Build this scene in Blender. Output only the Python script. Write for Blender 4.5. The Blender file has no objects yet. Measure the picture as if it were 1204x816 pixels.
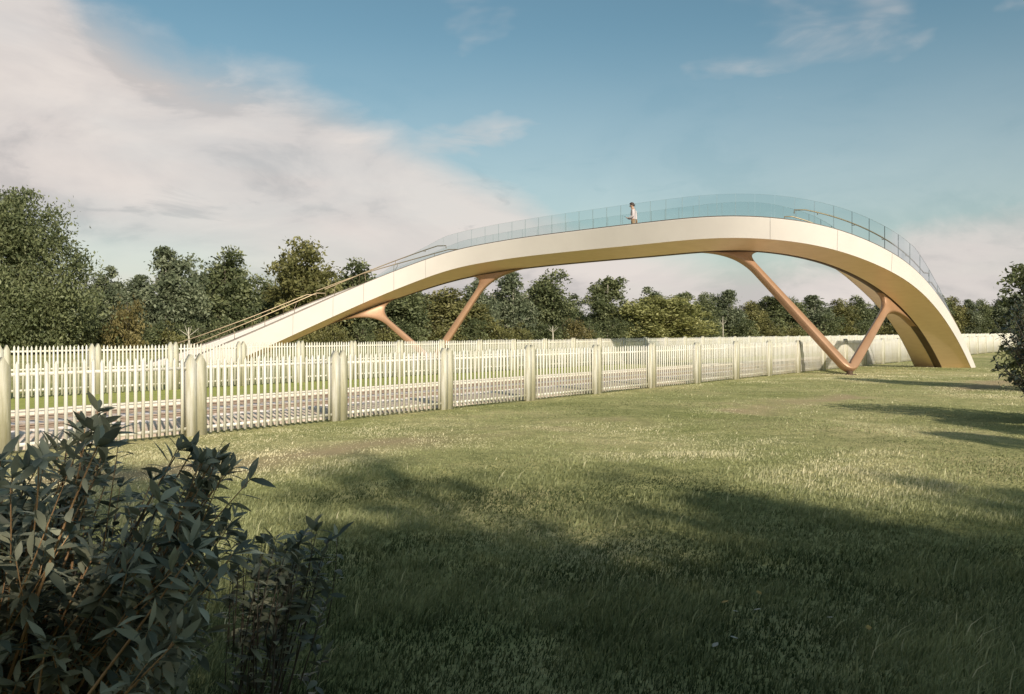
import bpy, bmesh, math, random
import numpy as np
from mathutils import Vector, Matrix

random.seed(7)
rng = np.random.default_rng(11)
SC = bpy.context.scene
COL = SC.collection
H = 1.7                                   # eye height
FD = np.array([0.811, 1.0]); FD = FD / np.linalg.norm(FD)      # direction of the railway and of both fences (plan)
FN = np.array([FD[1], -FD[0]])            # towards the lawn side
SUN_H = np.array([0.42, -0.9075]); SUN_EL = math.radians(28)

# ------------------------------------------------------------------ helpers
def link(o, parent=None):
    COL.objects.link(o)
    if parent is not None: o.parent = parent
    return o

def mesh_np(name, V, F, mats, smooth=False, fmat=None, attr=None):
    """V: n x 3; F: list of face index lists or an m x k int array"""
    me = bpy.data.meshes.new(name)
    V = np.asarray(V, dtype=np.float32)
    if isinstance(F, np.ndarray):
        m, k = F.shape
        tot = np.full(m, k, dtype=np.int32); loops = F.astype(np.int32).ravel()
    else:
        tot = np.array([len(f) for f in F], dtype=np.int32)
        loops = np.fromiter((i for f in F for i in f), dtype=np.int32)
    start = np.zeros(len(tot), dtype=np.int32); start[1:] = np.cumsum(tot)[:-1]
    me.vertices.add(len(V)); me.vertices.foreach_set('co', V.ravel())
    me.loops.add(len(loops)); me.loops.foreach_set('vertex_index', loops)
    me.polygons.add(len(tot)); me.polygons.foreach_set('loop_start', start); me.polygons.foreach_set('loop_total', tot)
    if smooth: me.polygons.foreach_set('use_smooth', np.ones(len(tot), dtype=bool))
    if fmat is not None: me.polygons.foreach_set('material_index', np.asarray(fmat, dtype=np.int32))
    for mt in (mats if isinstance(mats, (list, tuple)) else [mats]): me.materials.append(mt)
    if attr is not None:
        a = me.attributes.new('tint', 'FLOAT', 'POINT'); a.data.foreach_set('value', np.asarray(attr, dtype=np.float32))
    me.update(calc_edges=True)
    return me

def obj(name, me, parent=None, loc=(0, 0, 0), rz=0.0):
    o = bpy.data.objects.new(name, me); o.location = loc; o.rotation_euler = (0, 0, rz)
    return link(o, parent)

def tag(o, label=None, cat=None, group=None, kind=None):
    if label: o['label'] = label
    if cat: o['category'] = cat
    if group: o['group'] = group
    if kind: o['kind'] = kind
    return o

def empty(name, label, cat, loc=(0, 0, 0), rz=0.0, group=None):
    o = bpy.data.objects.new(name, None); o.empty_display_size = .3
    o.location = loc; o.rotation_euler = (0, 0, rz); link(o)
    return tag(o, label, cat, group)

class MB:
    """collects shapes, then links them as one mesh"""
    def __init__(s): s.V = []; s.F = []; s.M = []; s.n = 0
    def add(s, V, F, m=0):
        V = [tuple(v) for v in V]
        s.V += V; s.F += [[i + s.n for i in f] for f in F]; s.M += [m] * len(F); s.n += len(V)
    def box(s, x0, x1, y0, y1, z0, z1, m=0):
        s.add([(x0,y0,z0),(x1,y0,z0),(x1,y1,z0),(x0,y1,z0),(x0,y0,z1),(x1,y0,z1),(x1,y1,z1),(x0,y1,z1)],
              [(3,2,1,0),(4,5,6,7),(0,1,5,4),(1,2,6,5),(2,3,7,6),(3,0,4,7)], m)
    def prism(s, x0, x1, y0, y1, z0, z1, zt, m=0):
        """a stake: a box with a two-sided pointed top"""
        xm = (x0 + x1) / 2
        s.add([(x0,y0,z0),(x1,y0,z0),(x1,y1,z0),(x0,y1,z0),(x0,y0,z1),(x1,y0,z1),(x1,y1,z1),(x0,y1,z1),(xm,y0,zt),(xm,y1,zt)],
              [(3,2,1,0),(0,1,5,8,4),(2,3,7,9,6),(1,2,6,5),(3,0,4,7),(5,6,9,8),(4,8,9,7)], m)
    def pyramid_post(s, x0, x1, y0, y1, z0, z1, zt, m=0):
        xm, ym = (x0+x1)/2, (y0+y1)/2
        s.add([(x0,y0,z0),(x1,y0,z0),(x1,y1,z0),(x0,y1,z0),(x0,y0,z1),(x1,y0,z1),(x1,y1,z1),(x0,y1,z1),(xm,ym,zt)],
              [(3,2,1,0),(0,1,5,4),(1,2,6,5),(2,3,7,6),(3,0,4,7),(4,5,8),(5,6,8),(6,7,8),(7,4,8)], m)
    def tube(s, P, R, n=8, m=0, caps=True):
        P = [np.array(p, float) for p in P]
        if not hasattr(R, '__len__'): R = [R] * len(P)
        ref = None; V = []
        for i, p in enumerate(P):
            t = P[min(i+1, len(P)-1)] - P[max(i-1, 0)]; t = t / (np.linalg.norm(t) + 1e-9)
            if ref is None:
                ref = np.array([0, 0, 1.0]) if abs(t[2]) < .9 else np.array([1.0, 0, 0])
            a = np.cross(t, ref); a /= np.linalg.norm(a) + 1e-9
            b = np.cross(a, t); ref = b
            for k in range(n):
                th = 2*math.pi*k/n
                V.append(p + R[i]*(math.cos(th)*a + math.sin(th)*b))
        F = []
        for i in range(len(P)-1):
            for k in range(n):
                F.append((i*n+k, i*n+(k+1) % n, (i+1)*n+(k+1) % n, (i+1)*n+k))
        if caps:
            F.append(tuple(range(n-1, -1, -1))); F.append(tuple((len(P)-1)*n + k for k in range(n)))
        s.add(V, F, m)
    def sheet(s, rows, m=0, flip=False):
        """rows: list of equal-length point rows"""
        n = len(rows[0]); V = [p for r in rows for p in r]; F = []
        for i in range(len(rows)-1):
            for k in range(n-1):
                f = (i*n+k, i*n+k+1, (i+1)*n+k+1, (i+1)*n+k)
                F.append(f[::-1] if flip else f)
        s.add(V, F, m)
    def mesh(s, name, mats, smooth=False): return mesh_np(name, np.array(s.V), s.F, mats, smooth, s.M)
    def build(s, name, mats, parent=None, smooth=False, loc=(0,0,0), rz=0.0): return obj(name, s.mesh(name, mats, smooth), parent, loc, rz)

def vnoise(x, y, seed=0):
    """value noise 0..1"""
    xi = np.floor(x).astype(np.int64); yi = np.floor(y).astype(np.int64)
    fx = x - xi; fy = y - yi
    fx = fx*fx*(3-2*fx); fy = fy*fy*(3-2*fy)
    def h(a, b):
        v = (a*374761393 + b*668265263 + seed*982451653) & 0x7fffffff
        v = ((v ^ (v >> 13)) * 1274126177) & 0x7fffffff
        return ((v ^ (v >> 16)) & 0xffff) / 65535.0
    return (h(xi,yi)*(1-fx)+h(xi+1,yi)*fx)*(1-fy) + (h(xi,yi+1)*(1-fx)+h(xi+1,yi+1)*fx)*fy
def fbm(x, y, seed=0):
    return (vnoise(x,y,seed)*.5 + vnoise(x*2.1,y*2.1,seed+1)*.3 + vnoise(x*4.3,y*4.3,seed+2)*.2)

def perp_d(x, y):
    """how far a plan point lies beyond the camera, square to the railway"""
    return (y - x / .811) * .811 / 1.2875

def ground_z(x, y):
    d = perp_d(x, y)
    lawn = np.clip((11.5 - d) / 2.5, 0, 1)
    return (fbm(x*.35, y*.35, 3) - .5) * .16 * lawn * np.clip((28 - y) / 10, 0, 1)

# ------------------------------------------------------------------ materials
def new_mat(name):
    m = bpy.data.materials.new(name); m.use_nodes = True
    nt = m.node_tree; b = nt.nodes['Principled BSDF']
    return m, nt, b
def N(nt, typ, **kw):
    n = nt.nodes.new(typ)
    for k, v in kw.items(): setattr(n, k, v)
    return n
def ramp(nt, stops, fac=None):
    r = N(nt, 'ShaderNodeValToRGB'); e = r.color_ramp.elements
    while len(e) < len(stops): e.new(.5)
    for el, (p, c) in zip(e, stops):
        el.position = p; el.color = (*c, 1) if len(c) == 3 else c
    if fac is not None: nt.links.new(fac, r.inputs[0])
    return r
def noise(nt, scale, detail=4, rough=.55, coord='Object', stretch=None):
    tc = N(nt, 'ShaderNodeTexCoord'); n = N(nt, 'ShaderNodeTexNoise')
    n.inputs['Scale'].default_value = scale; n.inputs['Detail'].default_value = detail; n.inputs['Roughness'].default_value = rough
    src = tc.outputs[coord]
    if stretch:
        mp = N(nt, 'ShaderNodeMapping'); mp.inputs['Scale'].default_value = stretch
        nt.links.new(src, mp.inputs[0]); src = mp.outputs[0]
    nt.links.new(src, n.inputs['Vector'])
    return n.outputs['Fac']
def bump(nt, b, h, strength=.2, dist=.02):
    bp = N(nt, 'ShaderNodeBump'); bp.inputs['Strength'].default_value = strength; bp.inputs['Distance'].default_value = dist
    nt.links.new(h, bp.inputs['Height']); nt.links.new(bp.outputs[0], b.inputs['Normal'])
def simple(name, c0, c1, scale, rough=.5, metal=0.0, stretch=None, bumps=0.0, coord='Object'):
    m, nt, b = new_mat(name)
    f = noise(nt, scale, stretch=stretch, coord=coord)
    r = ramp(nt, [(.3, c0), (.7, c1)], f); nt.links.new(r.outputs[0], b.inputs['Base Color'])
    b.inputs['Roughness'].default_value = rough; b.inputs['Metallic'].default_value = metal
    if bumps: bump(nt, b, f, bumps)
    return m

M_fascia = simple('cream_cladding', (.625,.575,.53), (.665,.615,.565), .9, .55)
M_inner = simple('cream_parapet_lining', (.60,.55,.50), (.65,.60,.55), 1.2, .6)
M_soffit = simple('brushed_gold_soffit', (.86,.62,.40), (.92,.68,.455), 2.0, .42, .25, stretch=(1,1,6))
M_bronze = simple('copper_bronze_paint', (.355,.205,.115), (.415,.245,.145), 1.5, .45, .25)
M_spine = simple('dark_brown_spine', (.085,.05,.03), (.12,.07,.042), 1.5, .5, .2)
M_chan = simple('bronze_grey_channel', (.13,.11,.09), (.18,.15,.12), 3, .5, .3)
M_deck = simple('grey_deck', (.30,.29,.27), (.38,.37,.34), 6, .8)
M_steel = simple('brass_handrail_metal', (.25,.19,.115), (.31,.24,.15), 9, .45, .5)
M_gap = simple('dark_joint', (.10,.09,.08), (.13,.12,.10), 4, .8)
M_rail = simple('worn_rail_steel', (.26,.19,.14), (.38,.31,.25), 5, .6, .2)
M_sleeper = simple('concrete_sleeper', (.66,.60,.57), (.74,.68,.65), 5, .85)
M_kerb = simple('cream_concrete_trough', (.62,.55,.44), (.74,.67,.55), 3, .85)
M_shirt = simple('pale_pink_shirt', (.62,.50,.50), (.70,.58,.57), 14, .85)
M_navy = simple('dark_navy', (.015,.02,.05), (.025,.03,.07), 14, .8)
M_trouser = simple('tan_trousers', (.38,.24,.13), (.45,.29,.17), 14, .85)
M_skin = simple('skin', (.48,.28,.19), (.55,.33,.23), 14, .55)
M_hair = simple('brown_hair', (.035,.018,.010), (.06,.03,.018), 40, .6)
M_shoe = simple('dark_shoe', (.03,.025,.02), (.05,.04,.035), 10, .5)
M_phone = simple('dark_phone', (.012,.014,.02), (.02,.022,.03), 10, .25)
M_bark = simple('grey_brown_bark', (.07,.055,.04), (.15,.12,.09), 6, .9, stretch=(1,1,.2), bumps=.5)
M_palebark = simple('pale_bark', (.42,.38,.31), (.58,.53,.44), 6, .85, stretch=(1,1,.3))
M_twig = simple('ochre_twig', (.42,.24,.11), (.60,.38,.19), 14, .7)
M_fallen = simple('fallen_leaf_ochre', (.34,.20,.05), (.50,.36,.10), 20, .7)
M_fallen_pale = simple('fallen_leaf_pale', (.34,.32,.26), (.44,.41,.34), 20, .7)

def mat_paint():
    m, nt, b = new_mat('weathered_white_paint')
    tc = N(nt, 'ShaderNodeTexCoord')
    st = noise(nt, 3.5, 5, .6, 'Object', (2.2, 2.2, .35))
    r = ramp(nt, [(.40, (.80,.775,.71)), (.62, (.71,.675,.57)), (.80, (.52,.49,.35))], st)
    g = noise(nt, .5, 2, .5, 'Object')
    r2 = ramp(nt, [(.45, (1,1,1)), (.75, (.90,.88,.76))], g)
    mx = N(nt, 'ShaderNodeMix', data_type='RGBA', blend_type='MULTIPLY'); mx.inputs['Factor'].default_value = 1
    nt.links.new(r.outputs[0], mx.inputs['A']); nt.links.new(r2.outputs[0], mx.inputs['B'])
    nt.links.new(mx.outputs['Result'], b.inputs['Base Color']); b.inputs['Roughness'].default_value = .7
    bump(nt, b, st, .15, .01)
    return m
M_paint = mat_paint()
def mat_post():
    m, nt, b = new_mat('stained_white_post')
    st = noise(nt, 2.2, 5, .65, 'Object', (3.0, 3.0, .3))
    r = ramp(nt, [(.38, (.64,.615,.53)), (.48, (.51,.48,.36)), (.64, (.37,.345,.215))], st)
    nt.links.new(r.outputs[0], b.inputs['Base Color']); b.inputs['Roughness'].default_value = .75
    bump(nt, b, st, .2, .01)
    return m
M_post = mat_post()

def mat_glass():
    m, nt, b = new_mat('balustrade_glass')
    out = nt.nodes['Material Output']; nt.nodes.remove(b)
    tr = N(nt, 'ShaderNodeBsdfTransparent'); tr.inputs[0].default_value = (.915,.945,.945,1)
    gl = N(nt, 'ShaderNodeBsdfGlossy'); gl.inputs['Roughness'].default_value = .02; gl.inputs[0].default_value = (.9,.95,1,1)
    fr = N(nt, 'ShaderNodeFresnel'); fr.inputs[0].default_value = 1.30
    f = noise(nt, .6, 1); mt = N(nt, 'ShaderNodeMath', operation='MULTIPLY_ADD'); mt.inputs[1].default_value = .01; mt.inputs[2].default_value = .02
    nt.links.new(f, mt.inputs[0]); nt.links.new(mt.outputs[0], gl.inputs['Roughness'])
    mx = N(nt, 'ShaderNodeMixShader')
    fm = N(nt, 'ShaderNodeMath', operation='MULTIPLY'); fm.inputs[1].default_value = .45; nt.links.new(fr.outputs[0], fm.inputs[0])
    nt.links.new(fm.outputs[0], mx.inputs[0]); nt.links.new(tr.outputs[0], mx.inputs[1]); nt.links.new(gl.outputs[0], mx.inputs[2])
    nt.links.new(mx.outputs[0], out.inputs[0])
    return m
M_glass = mat_glass()
M_gedge = simple('glass_edge', (.22,.29,.30), (.28,.36,.37), 4, .3)

def mat_leaf(name, c0, c1, c2, trans=.3, rough=.5, spec=.3):
    m, nt, b = new_mat(name)
    out = nt.nodes['Material Output']
    a = N(nt, 'ShaderNodeAttribute'); a.attribute_name = 'tint'
    r = ramp(nt, [(0, c0), (.5, c1), (1, c2)], a.outputs['Fac'])
    nt.links.new(r.outputs[0], b.inputs['Base Color'])
    b.inputs['Roughness'].default_value = rough; b.inputs['Specular IOR Level'].default_value = spec
    t = N(nt, 'ShaderNodeBsdfTranslucent'); nt.links.new(r.outputs[0], t.inputs[0])
    mx = N(nt, 'ShaderNodeMixShader'); mx.inputs[0].default_value = trans
    nt.links.new(b.outputs[0], mx.inputs[1]); nt.links.new(t.outputs[0], mx.inputs[2]); nt.links.new(mx.outputs[0], out.inputs[0])
    return m
L_dark = mat_leaf('leaf_dark_green', (0.075,0.093,0.042), (0.158,0.180,0.083), (0.300,0.315,0.158))
L_grey = mat_leaf('leaf_grey_green', (0.087,0.108,0.063), (0.177,0.203,0.117), (0.330,0.352,0.225))
L_olive = mat_leaf('leaf_olive', (0.105,0.105,0.036), (0.210,0.203,0.075), (0.375,0.345,0.150))
L_rust = mat_leaf('leaf_olive_brown', (.105,.090,.034), (.19,.16,.062), (.31,.265,.115))
L_yellow = mat_leaf('leaf_yellow_green', (0.165,0.173,0.054), (0.300,0.300,0.112), (0.465,0.450,0.195))
L_laurel = mat_leaf('leaf_laurel', (.075,.095,.070), (.225,.24,.165), (.55,.55,.38), .2, .5, .3)
L_rbush = mat_leaf('leaf_dark_shrub', (0.029,0.042,0.034), (0.058,0.075,0.055), (0.137,0.150,0.091), .15, .45, .4)
L_grass = mat_leaf('grass_blades', (.050,.072,.024), (.38,.395,.19), (.78,.71,.47), .35, .6, .2)  # dark stop also carries painted shade of the front lawn

def mat_ground():
    m, nt, b = new_mat('meadow_ground')
    n1 = noise(nt, .22, 5, .6); n2 = noise(nt, 3.0, 5, .65); n3 = noise(nt, 22, 4, .7)
    r1 = ramp(nt, [(.35, (.28,.30,.13)), (.5, (.41,.40,.21)), (.66, (.58,.51,.32))], n1)
    r2 = ramp(nt, [(.3, (.62,.66,.55)), (.7, (1.2,1.15,1.05))], n2)
    r3 = ramp(nt, [(.3, (.60,.62,.55)), (.7, (1.25,1.22,1.15))], n3)
    a = N(nt, 'ShaderNodeMix', data_type='RGBA', blend_type='MULTIPLY'); a.inputs['Factor'].default_value = 1
    c = N(nt, 'ShaderNodeMix', data_type='RGBA', blend_type='MULTIPLY'); c.inputs['Factor'].default_value = 1
    nt.links.new(r1.outputs[0], a.inputs['A']); nt.links.new(r2.outputs[0], a.inputs['B'])
    nt.links.new(a.outputs['Result'], c.inputs['A']); nt.links.new(r3.outputs[0], c.inputs['B'])
    # greener towards and beyond the railway, a worn pale track on the lawn
    at = N(nt, 'ShaderNodeAttribute'); at.attribute_name = 'tint'
    pm = N(nt, 'ShaderNodeMix', data_type='RGBA', blend_type='MIX')
    nt.links.new(at.outputs['Fac'], pm.inputs['Factor']); nt.links.new(c.outputs['Result'], pm.inputs['A']); pm.inputs['B'].default_value = (.40,.31,.18,1)
    nt.links.new(pm.outputs['Result'], b.inputs['Base Color'])
    b.inputs['Roughness'].default_value = .95; b.inputs['Specular IOR Level'].default_value = .1
    bump(nt, b, n3, .8, .04)
    return m
M_ground = mat_ground()
M_green = simple('short_green_verge', (.26,.29,.055), (.36,.37,.085), 2.5, .95, bumps=.6)
def mat_ballast():
    m, nt, b = new_mat('ballast')
    tc = N(nt, 'ShaderNodeTexCoord'); v = N(nt, 'ShaderNodeTexVoronoi'); v.inputs['Scale'].default_value = 14
    nt.links.new(tc.outputs['Object'], v.inputs['Vector'])
    n1 = noise(nt, .7, 4)
    r = ramp(nt, [(0, (.50,.39,.29)), (.5, (.68,.56,.45)), (1, (.80,.71,.62))], v.outputs['Color'])
    r2 = ramp(nt, [(.3, (.85,.8,.75)), (.7, (1.1,1.1,1.1))], n1)
    a = N(nt, 'ShaderNodeMix', data_type='RGBA', blend_type='MULTIPLY'); a.inputs['Factor'].default_value = 1
    nt.links.new(r.outputs[0], a.inputs['A']); nt.links.new(r2.outputs[0], a.inputs['B'])
    nt.links.new(a.outputs['Result'], b.inputs['Base Color']); b.inputs['Roughness'].default_value = .95
    bump(nt, b, v.outputs['Distance'], .3, .03)
    return m
M_ballast = mat_ballast()

# ------------------------------------------------------------------ camera
cd = bpy.data.cameras.new('camera'); cam = bpy.data.objects.new('camera', cd); link(cam)
cam.location = (0, 0, H); cam.rotation_euler = (math.pi/2, 0, 0)
cd.sensor_width = 36; cd.lens = 36 * 1000 / 1204; cd.shift_y = -19 / 1204
cd.clip_start = .05; cd.clip_end = 6000
SC.camera = cam

# ------------------------------------------------------------------ world and sun
def make_world():
    w = bpy.data.worlds.new('World'); SC.world = w; w.use_nodes = True
    nt = w.node_tree; bg = nt.nodes['Background']; STR = .1
    bg.inputs['Strength'].default_value = STR
    sky = N(nt, 'ShaderNodeTexSky', sky_type='NISHITA'); sky.sun_disc = False
    sky.sun_elevation = SUN_EL; sky.sun_rotation = math.atan2(SUN_H[0], SUN_H[1])
    sky.altitude = 100; sky.air_density = 1.0; sky.dust_density = 1.2; sky.ozone_density = 1.6
    tc = N(nt, 'ShaderNodeTexCoord'); sp = N(nt, 'ShaderNodeSeparateXYZ'); nt.links.new(tc.outputs['Generated'], sp.inputs[0])
    def M(op, a, b=None, c=None, clamp=False):
        n = N(nt, 'ShaderNodeMath', operation=op); n.use_clamp = clamp
        for i, v in enumerate((a, b, c)):
            if v is None: continue
            if isinstance(v, (int, float)): n.inputs[i].default_value = v
            else: nt.links.new(v, n.inputs[i])
        return n.outputs[0]
    az = M('ARCTAN2', sp.outputs[0], sp.outputs[1]); el = M('ARCSINE', sp.outputs[2])
    def cn(sx, sy, off, detail=6, rough=.55, dist=0.0):
        cv = N(nt, 'ShaderNodeCombineXYZ')
        nt.links.new(M('MULTIPLY', az, sx), cv.inputs[0]); nt.links.new(M('MULTIPLY', el, sy), cv.inputs[1]); cv.inputs[2].default_value = off
        n = N(nt, 'ShaderNodeTexNoise'); n.inputs['Scale'].default_value = 1; n.inputs['Detail'].default_value = detail
        n.inputs['Roughness'].default_value = rough; n.inputs['Distortion'].default_value = dist
        nt.links.new(cv.outputs[0], n.inputs['Vector']); return n.outputs['Fac']
    def sm(v, lo, hi, a=0.0, b=1.0):
        n = N(nt, 'ShaderNodeMapRange', interpolation_type='SMOOTHSTEP')
        n.inputs[1].default_value = lo; n.inputs[2].default_value = hi; n.inputs[3].default_value = a; n.inputs[4].default_value = b
        nt.links.new(v, n.inputs[0]); return n.outputs[0]
    # upper edge of the cloud bank, by azimuth
    edge_pts = [(-.8,.46),(-.54,.42),(-.466,.335),(-.36,.295),(-.25,.275),(-.15,.235),(-.07,.195),(.03,.155),(.10,.11),(.22,.09),(.36,.09),(.44,.125),(.6,.14),(.8,.16)]
    r = ramp(nt, [((a + .8) / 1.6, (e, e, e)) for a, e in edge_pts], M('MULTIPLY_ADD', az, 1/1.6, .5))
    n1 = cn(5, 12, 1.3, 7, .58, .4); n2 = cn(3.2, 13, 7.7, 5, .5); n3 = cn(9, 26, 3.1, 6, .6, .6); n4 = cn(4.6, 11, 12.4, 4, .55, .25)
    d = M('SUBTRACT', r.outputs[0], el); d = M('ADD', d, M('MULTIPLY', M('SUBTRACT', n1, .5), .085))
    bank = sm(d, -.035, .045)
    bank = M('MULTIPLY', bank, sm(n2, .30, .60, .88, 1.0))
    # thinner veil near the left horizon
    veil = M('MULTIPLY', sm(el, .07, .15, .28, 0), sm(az, -.18, -.38)); bank = M('MULTIPLY', bank, M('SUBTRACT', 1, veil))
    wisp = M('MULTIPLY', sm(n4, .50, .76, 0, .55), sm(el, .10, .22)); wisp = M('MULTIPLY', wisp, sm(n3, .35, .6, .4, 1))
    puff = M('MULTIPLY', M('MULTIPLY', sm(n3, .54, .66), sm(el, .16, .06)), .5)
    hz = M('MULTIPLY', sm(el, .15, .02), .92)
    m = M('MAXIMUM', bank, wisp); m = M('MAXIMUM', m, hz, clamp=True)
    m = M('MAXIMUM', m, sm(el, .36, .05, .0, .42))
    def lin(c): return tuple(v / STR for v in c)
    cc = ramp(nt, [(.38, (.58,.545,.53)), (.46, (.70,.645,.615)), (.60, (.78,.715,.67))], n1)
    gp = M('MULTIPLY', sm(n3, .58, .70), sm(el, .24, .16))
    mxg = N(nt, 'ShaderNodeMix', data_type='RGBA'); nt.links.new(M('MULTIPLY', gp, .55), mxg.inputs['Factor'])
    nt.links.new(cc.outputs[0], mxg.inputs['A']); mxg.inputs['B'].default_value = (.48,.46,.455,1)
    sc_ = N(nt, 'ShaderNodeVectorMath', operation='SCALE'); sc_.inputs['Scale'].default_value = 1 / STR
    nt.links.new(mxg.outputs['Result'], sc_.inputs[0])
    tint = N(nt, 'ShaderNodeMix', data_type='RGBA', blend_type='MULTIPLY'); tint.inputs['Factor'].default_value = 1
    nt.links.new(sky.outputs[0], tint.inputs['A']); tint.inputs['B'].default_value = (SKYT[0], SKYT[1], SKYT[2], 1)
    mx = N(nt, 'ShaderNodeMix', data_type='RGBA'); nt.links.new(m, mx.inputs['Factor'])
    nt.links.new(tint.outputs['Result'], mx.inputs['A']); nt.links.new(sc_.outputs[0], mx.inputs['B'])
    nt.links.new(mx.outputs['Result'], bg.inputs['Color'])
SKYT = (.93, 1.12, .95)
make_world()
sl = bpy.data.lights.new('sun', 'SUN'); sl.energy = 5.0; sl.angle = math.radians(.9); sl.color = (1.0, .90, .775)
so = bpy.data.objects.new('sun', sl); link(so); so.location = (30, -30, 30)
sd = Vector((SUN_H[0]*math.cos(SUN_EL), SUN_H[1]*math.cos(SUN_EL), math.sin(SUN_EL)))
so.rotation_euler = sd.to_track_quat('Z', 'Y').to_euler()
SC.view_settings.view_transform = 'Standard'; SC.view_settings.look = 'None'; SC.view_settings.gamma = 1
SC.view_settings.exposure = 0.0
SC.render.engine = 'CYCLES'
SC.cycles.max_bounces = 8; SC.cycles.transparent_max_bounces = 24; SC.cycles.use_denoising = True

# ------------------------------------------------------------------ ground
def axis(lo, hi, flo, fhi, step):
    a = list(np.arange(flo, fhi + 1e-6, step)); v = flo; s = step
    while v > lo: s *= 1.45; v -= s; a.insert(0, max(v, lo))
    v = fhi; s = step
    while v < hi: s *= 1.45; v += s; a.append(min(v, hi))
    return np.array(a)
gx = axis(-3000, 3000, -16, 30, .4); gy = axis(-3000, 4000, 0, 34, .4)
GX, GY = np.meshgrid(gx, gy, indexing='ij')
GZ = ground_z(GX, GY)
def track_mask(x, y):
    """a worn, dry path across the lawn"""
    px, py = 8.6, 7.4; L = math.hypot(px, py); px, py = px/L, py/L
    off = (x + 3.4) * -py + (y - 11.3) * px + (fbm(x*.25, y*.25, 21) - .5) * 2.2
    patch = np.clip((fbm(x*.5, y*.5, 22) - .40) * 5, 0, 1)
    return np.exp(-(off / .7)**2) * patch * .95
GT = track_mask(GX, GY)
nx, ny = len(gx), len(gy)
idx = np.arange(nx*ny).reshape(nx, ny)
F = np.stack([idx[:-1,:-1], idx[1:,:-1], idx[1:,1:], idx[:-1,1:]], -1).reshape(-1, 4)
g = obj('meadow_ground', mesh_np('meadow_ground', np.stack([GX, GY, GZ], -1).reshape(-1, 3), F, M_ground, True, attr=GT.ravel()))
tag(g, kind='structure')

def along(s, d, z=0.0):
    """s metres along the railway (0 = square from the camera), d metres across it"""
    p = FD * s - FN * d
    return (p[0], p[1], z)
RZ = math.atan2(FD[1], FD[0])
S0, S1 = -60, 700
def strip(name, d0, d1, z0, z1, mat, bev=.0):
    mb = MB(); rows = []
    for s in np.linspace(S0, S1, 40):
        rows.append([along(s, d0, z0), along(s, d0 + bev, z1), along(s, d1 - bev, z1), along(s, d1, z0)])
    mb.sheet(rows)
    return tag(mb.build(name, mat), kind='structure')
strip('green_verge', 18.8, 23.4, .002, .006, M_green, .05)
strip('railway_ballast', 13.05, 18.5, -.02, .085, M_ballast, .15)

def lay(mb_fn, name, mat, label, cat, group=None):
    mb = MB(); mb_fn(mb); o = mb.build(name, mat, None, loc=(0,0,0), rz=RZ); return tag(o, label, cat, group)
# local frame: x along the railway, y across it (away from the camera)
def rail_shape(d):
    def f(mb):
        mb.box(S0, S1, d-.035, d+.035, .150, .175); mb.box(S0, S1, d-.012, d+.012, .105, .150); mb.box(S0, S1, d-.070, d+.070, .0925, .105)
    return f
lay(rail_shape(14.95), 'rail', M_rail, 'rust brown steel rail of the track, the one nearer the lawn', 'rail', 'two rails of the railway track')
lay(rail_shape(16.45), 'rail', M_rail, 'rust brown steel rail of the track, the one nearer the green verge', 'rail', 'two rails of the railway track')
mb = MB(); mb.box(-.13, .13, 14.35, 17.05, .02, .091)
sm_ = mb.mesh('sleeper', M_sleeper)
i = 0
for s in np.arange(3, 3 + 300*.42, .42):
    o = obj('sleeper', sm_, None, (FD[0]*s, FD[1]*s, 0), RZ)
    tag(o, 'pale concrete sleeper lying under the two rails of the track', 'sleeper', 'sleepers under the rails'); i += 1
lay(lambda mb: mb.box(S0, S1, 17.45, 17.75, .02, .13), 'cable_trough', M_kerb, 'cream concrete trough line along the ballast, nearer the rails', 'trough', 'concrete trough lines beside the track')
lay(lambda mb: mb.box(S0, S1, 18.45, 18.7, -.02, .10), 'cable_trough', M_kerb, 'cream concrete edging line where ballast meets green verge', 'trough', 'concrete trough lines beside the track')

# ------------------------------------------------------------------ fences
def make_fence(name, label, d, h_post, h_pick, n_pick, bay, s_first, count, pw, rails_z, pick_w):
    root = empty(name, label, 'fence', along(s_first, d), RZ, 'white picket fences along the railway')
    posts = []
    for v in range(3):
        mb = MB()
        for a in (-1, 1):
            c = a * (pw/2 + .004)
            mb.prism(c - pw/2, c + pw/2, -.06, .06, -.15, h_post - .15 - .01*v, h_post - .004*v)
        posts.append(mb.mesh('post', M_post))
    panels = []
    for v in range(3):
        mb = MB(); r = random.Random(v + int(d))
        span = bay - 2*pw - .05; st = span / n_pick
        for k in range(n_pick):
            x = pw + .025 + st*(k + .5) + r.uniform(-.006, .006); hh = h_pick + r.uniform(-.012, .012)
            mb.prism(x - pick_w/2, x + pick_w/2, -.052, -.030, .03 + r.uniform(0, .02), hh - .055, hh)
        panels.append(mb.mesh('picket_panel', M_paint))
    rail = []
    for z in rails_z:
        mb = MB(); mb.box(pw + .012, bay - pw - .012, -.028, .012, z - .024, z + .024); rail.append(mb.mesh('rail', M_paint))
    rr = random.Random(5)
    for k in range(count):
        o = obj('post', posts[rr.randrange(3)], root, (k*bay, 0, rr.uniform(-.02, .015))); o.rotation_euler = (rr.uniform(-.008,.008), rr.uniform(-.008,.008), 0)
        if k < count - 1:
            obj('picket_panel', panels[rr.randrange(3)], root, (k*bay, 0, rr.uniform(-.012, .012)))
            for q in rail: obj('rail', q, root, (k*bay, 0, rr.uniform(-.008, .008)))
    return root
ca = 1 / FD[1]
near_d = 16350/811*.811/1.2875
def s_of(Z, d):     # along-coordinate of the fence point at depth Z
    return (Z + (FN*d)[1]) / FD[1]
near_bay = 2.29*ca
make_fence('picket_fence', 'long white picket fence with yellow stained posts between lawn and railway', near_d, 1.34, 1.27, 20, near_bay, s_of(13.82 - 2*2.29, near_d), 42, .165, (1.10, .13), .046)
far_d = 29590/811*.811/1.2875
far_bay = 1.73*ca
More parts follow.
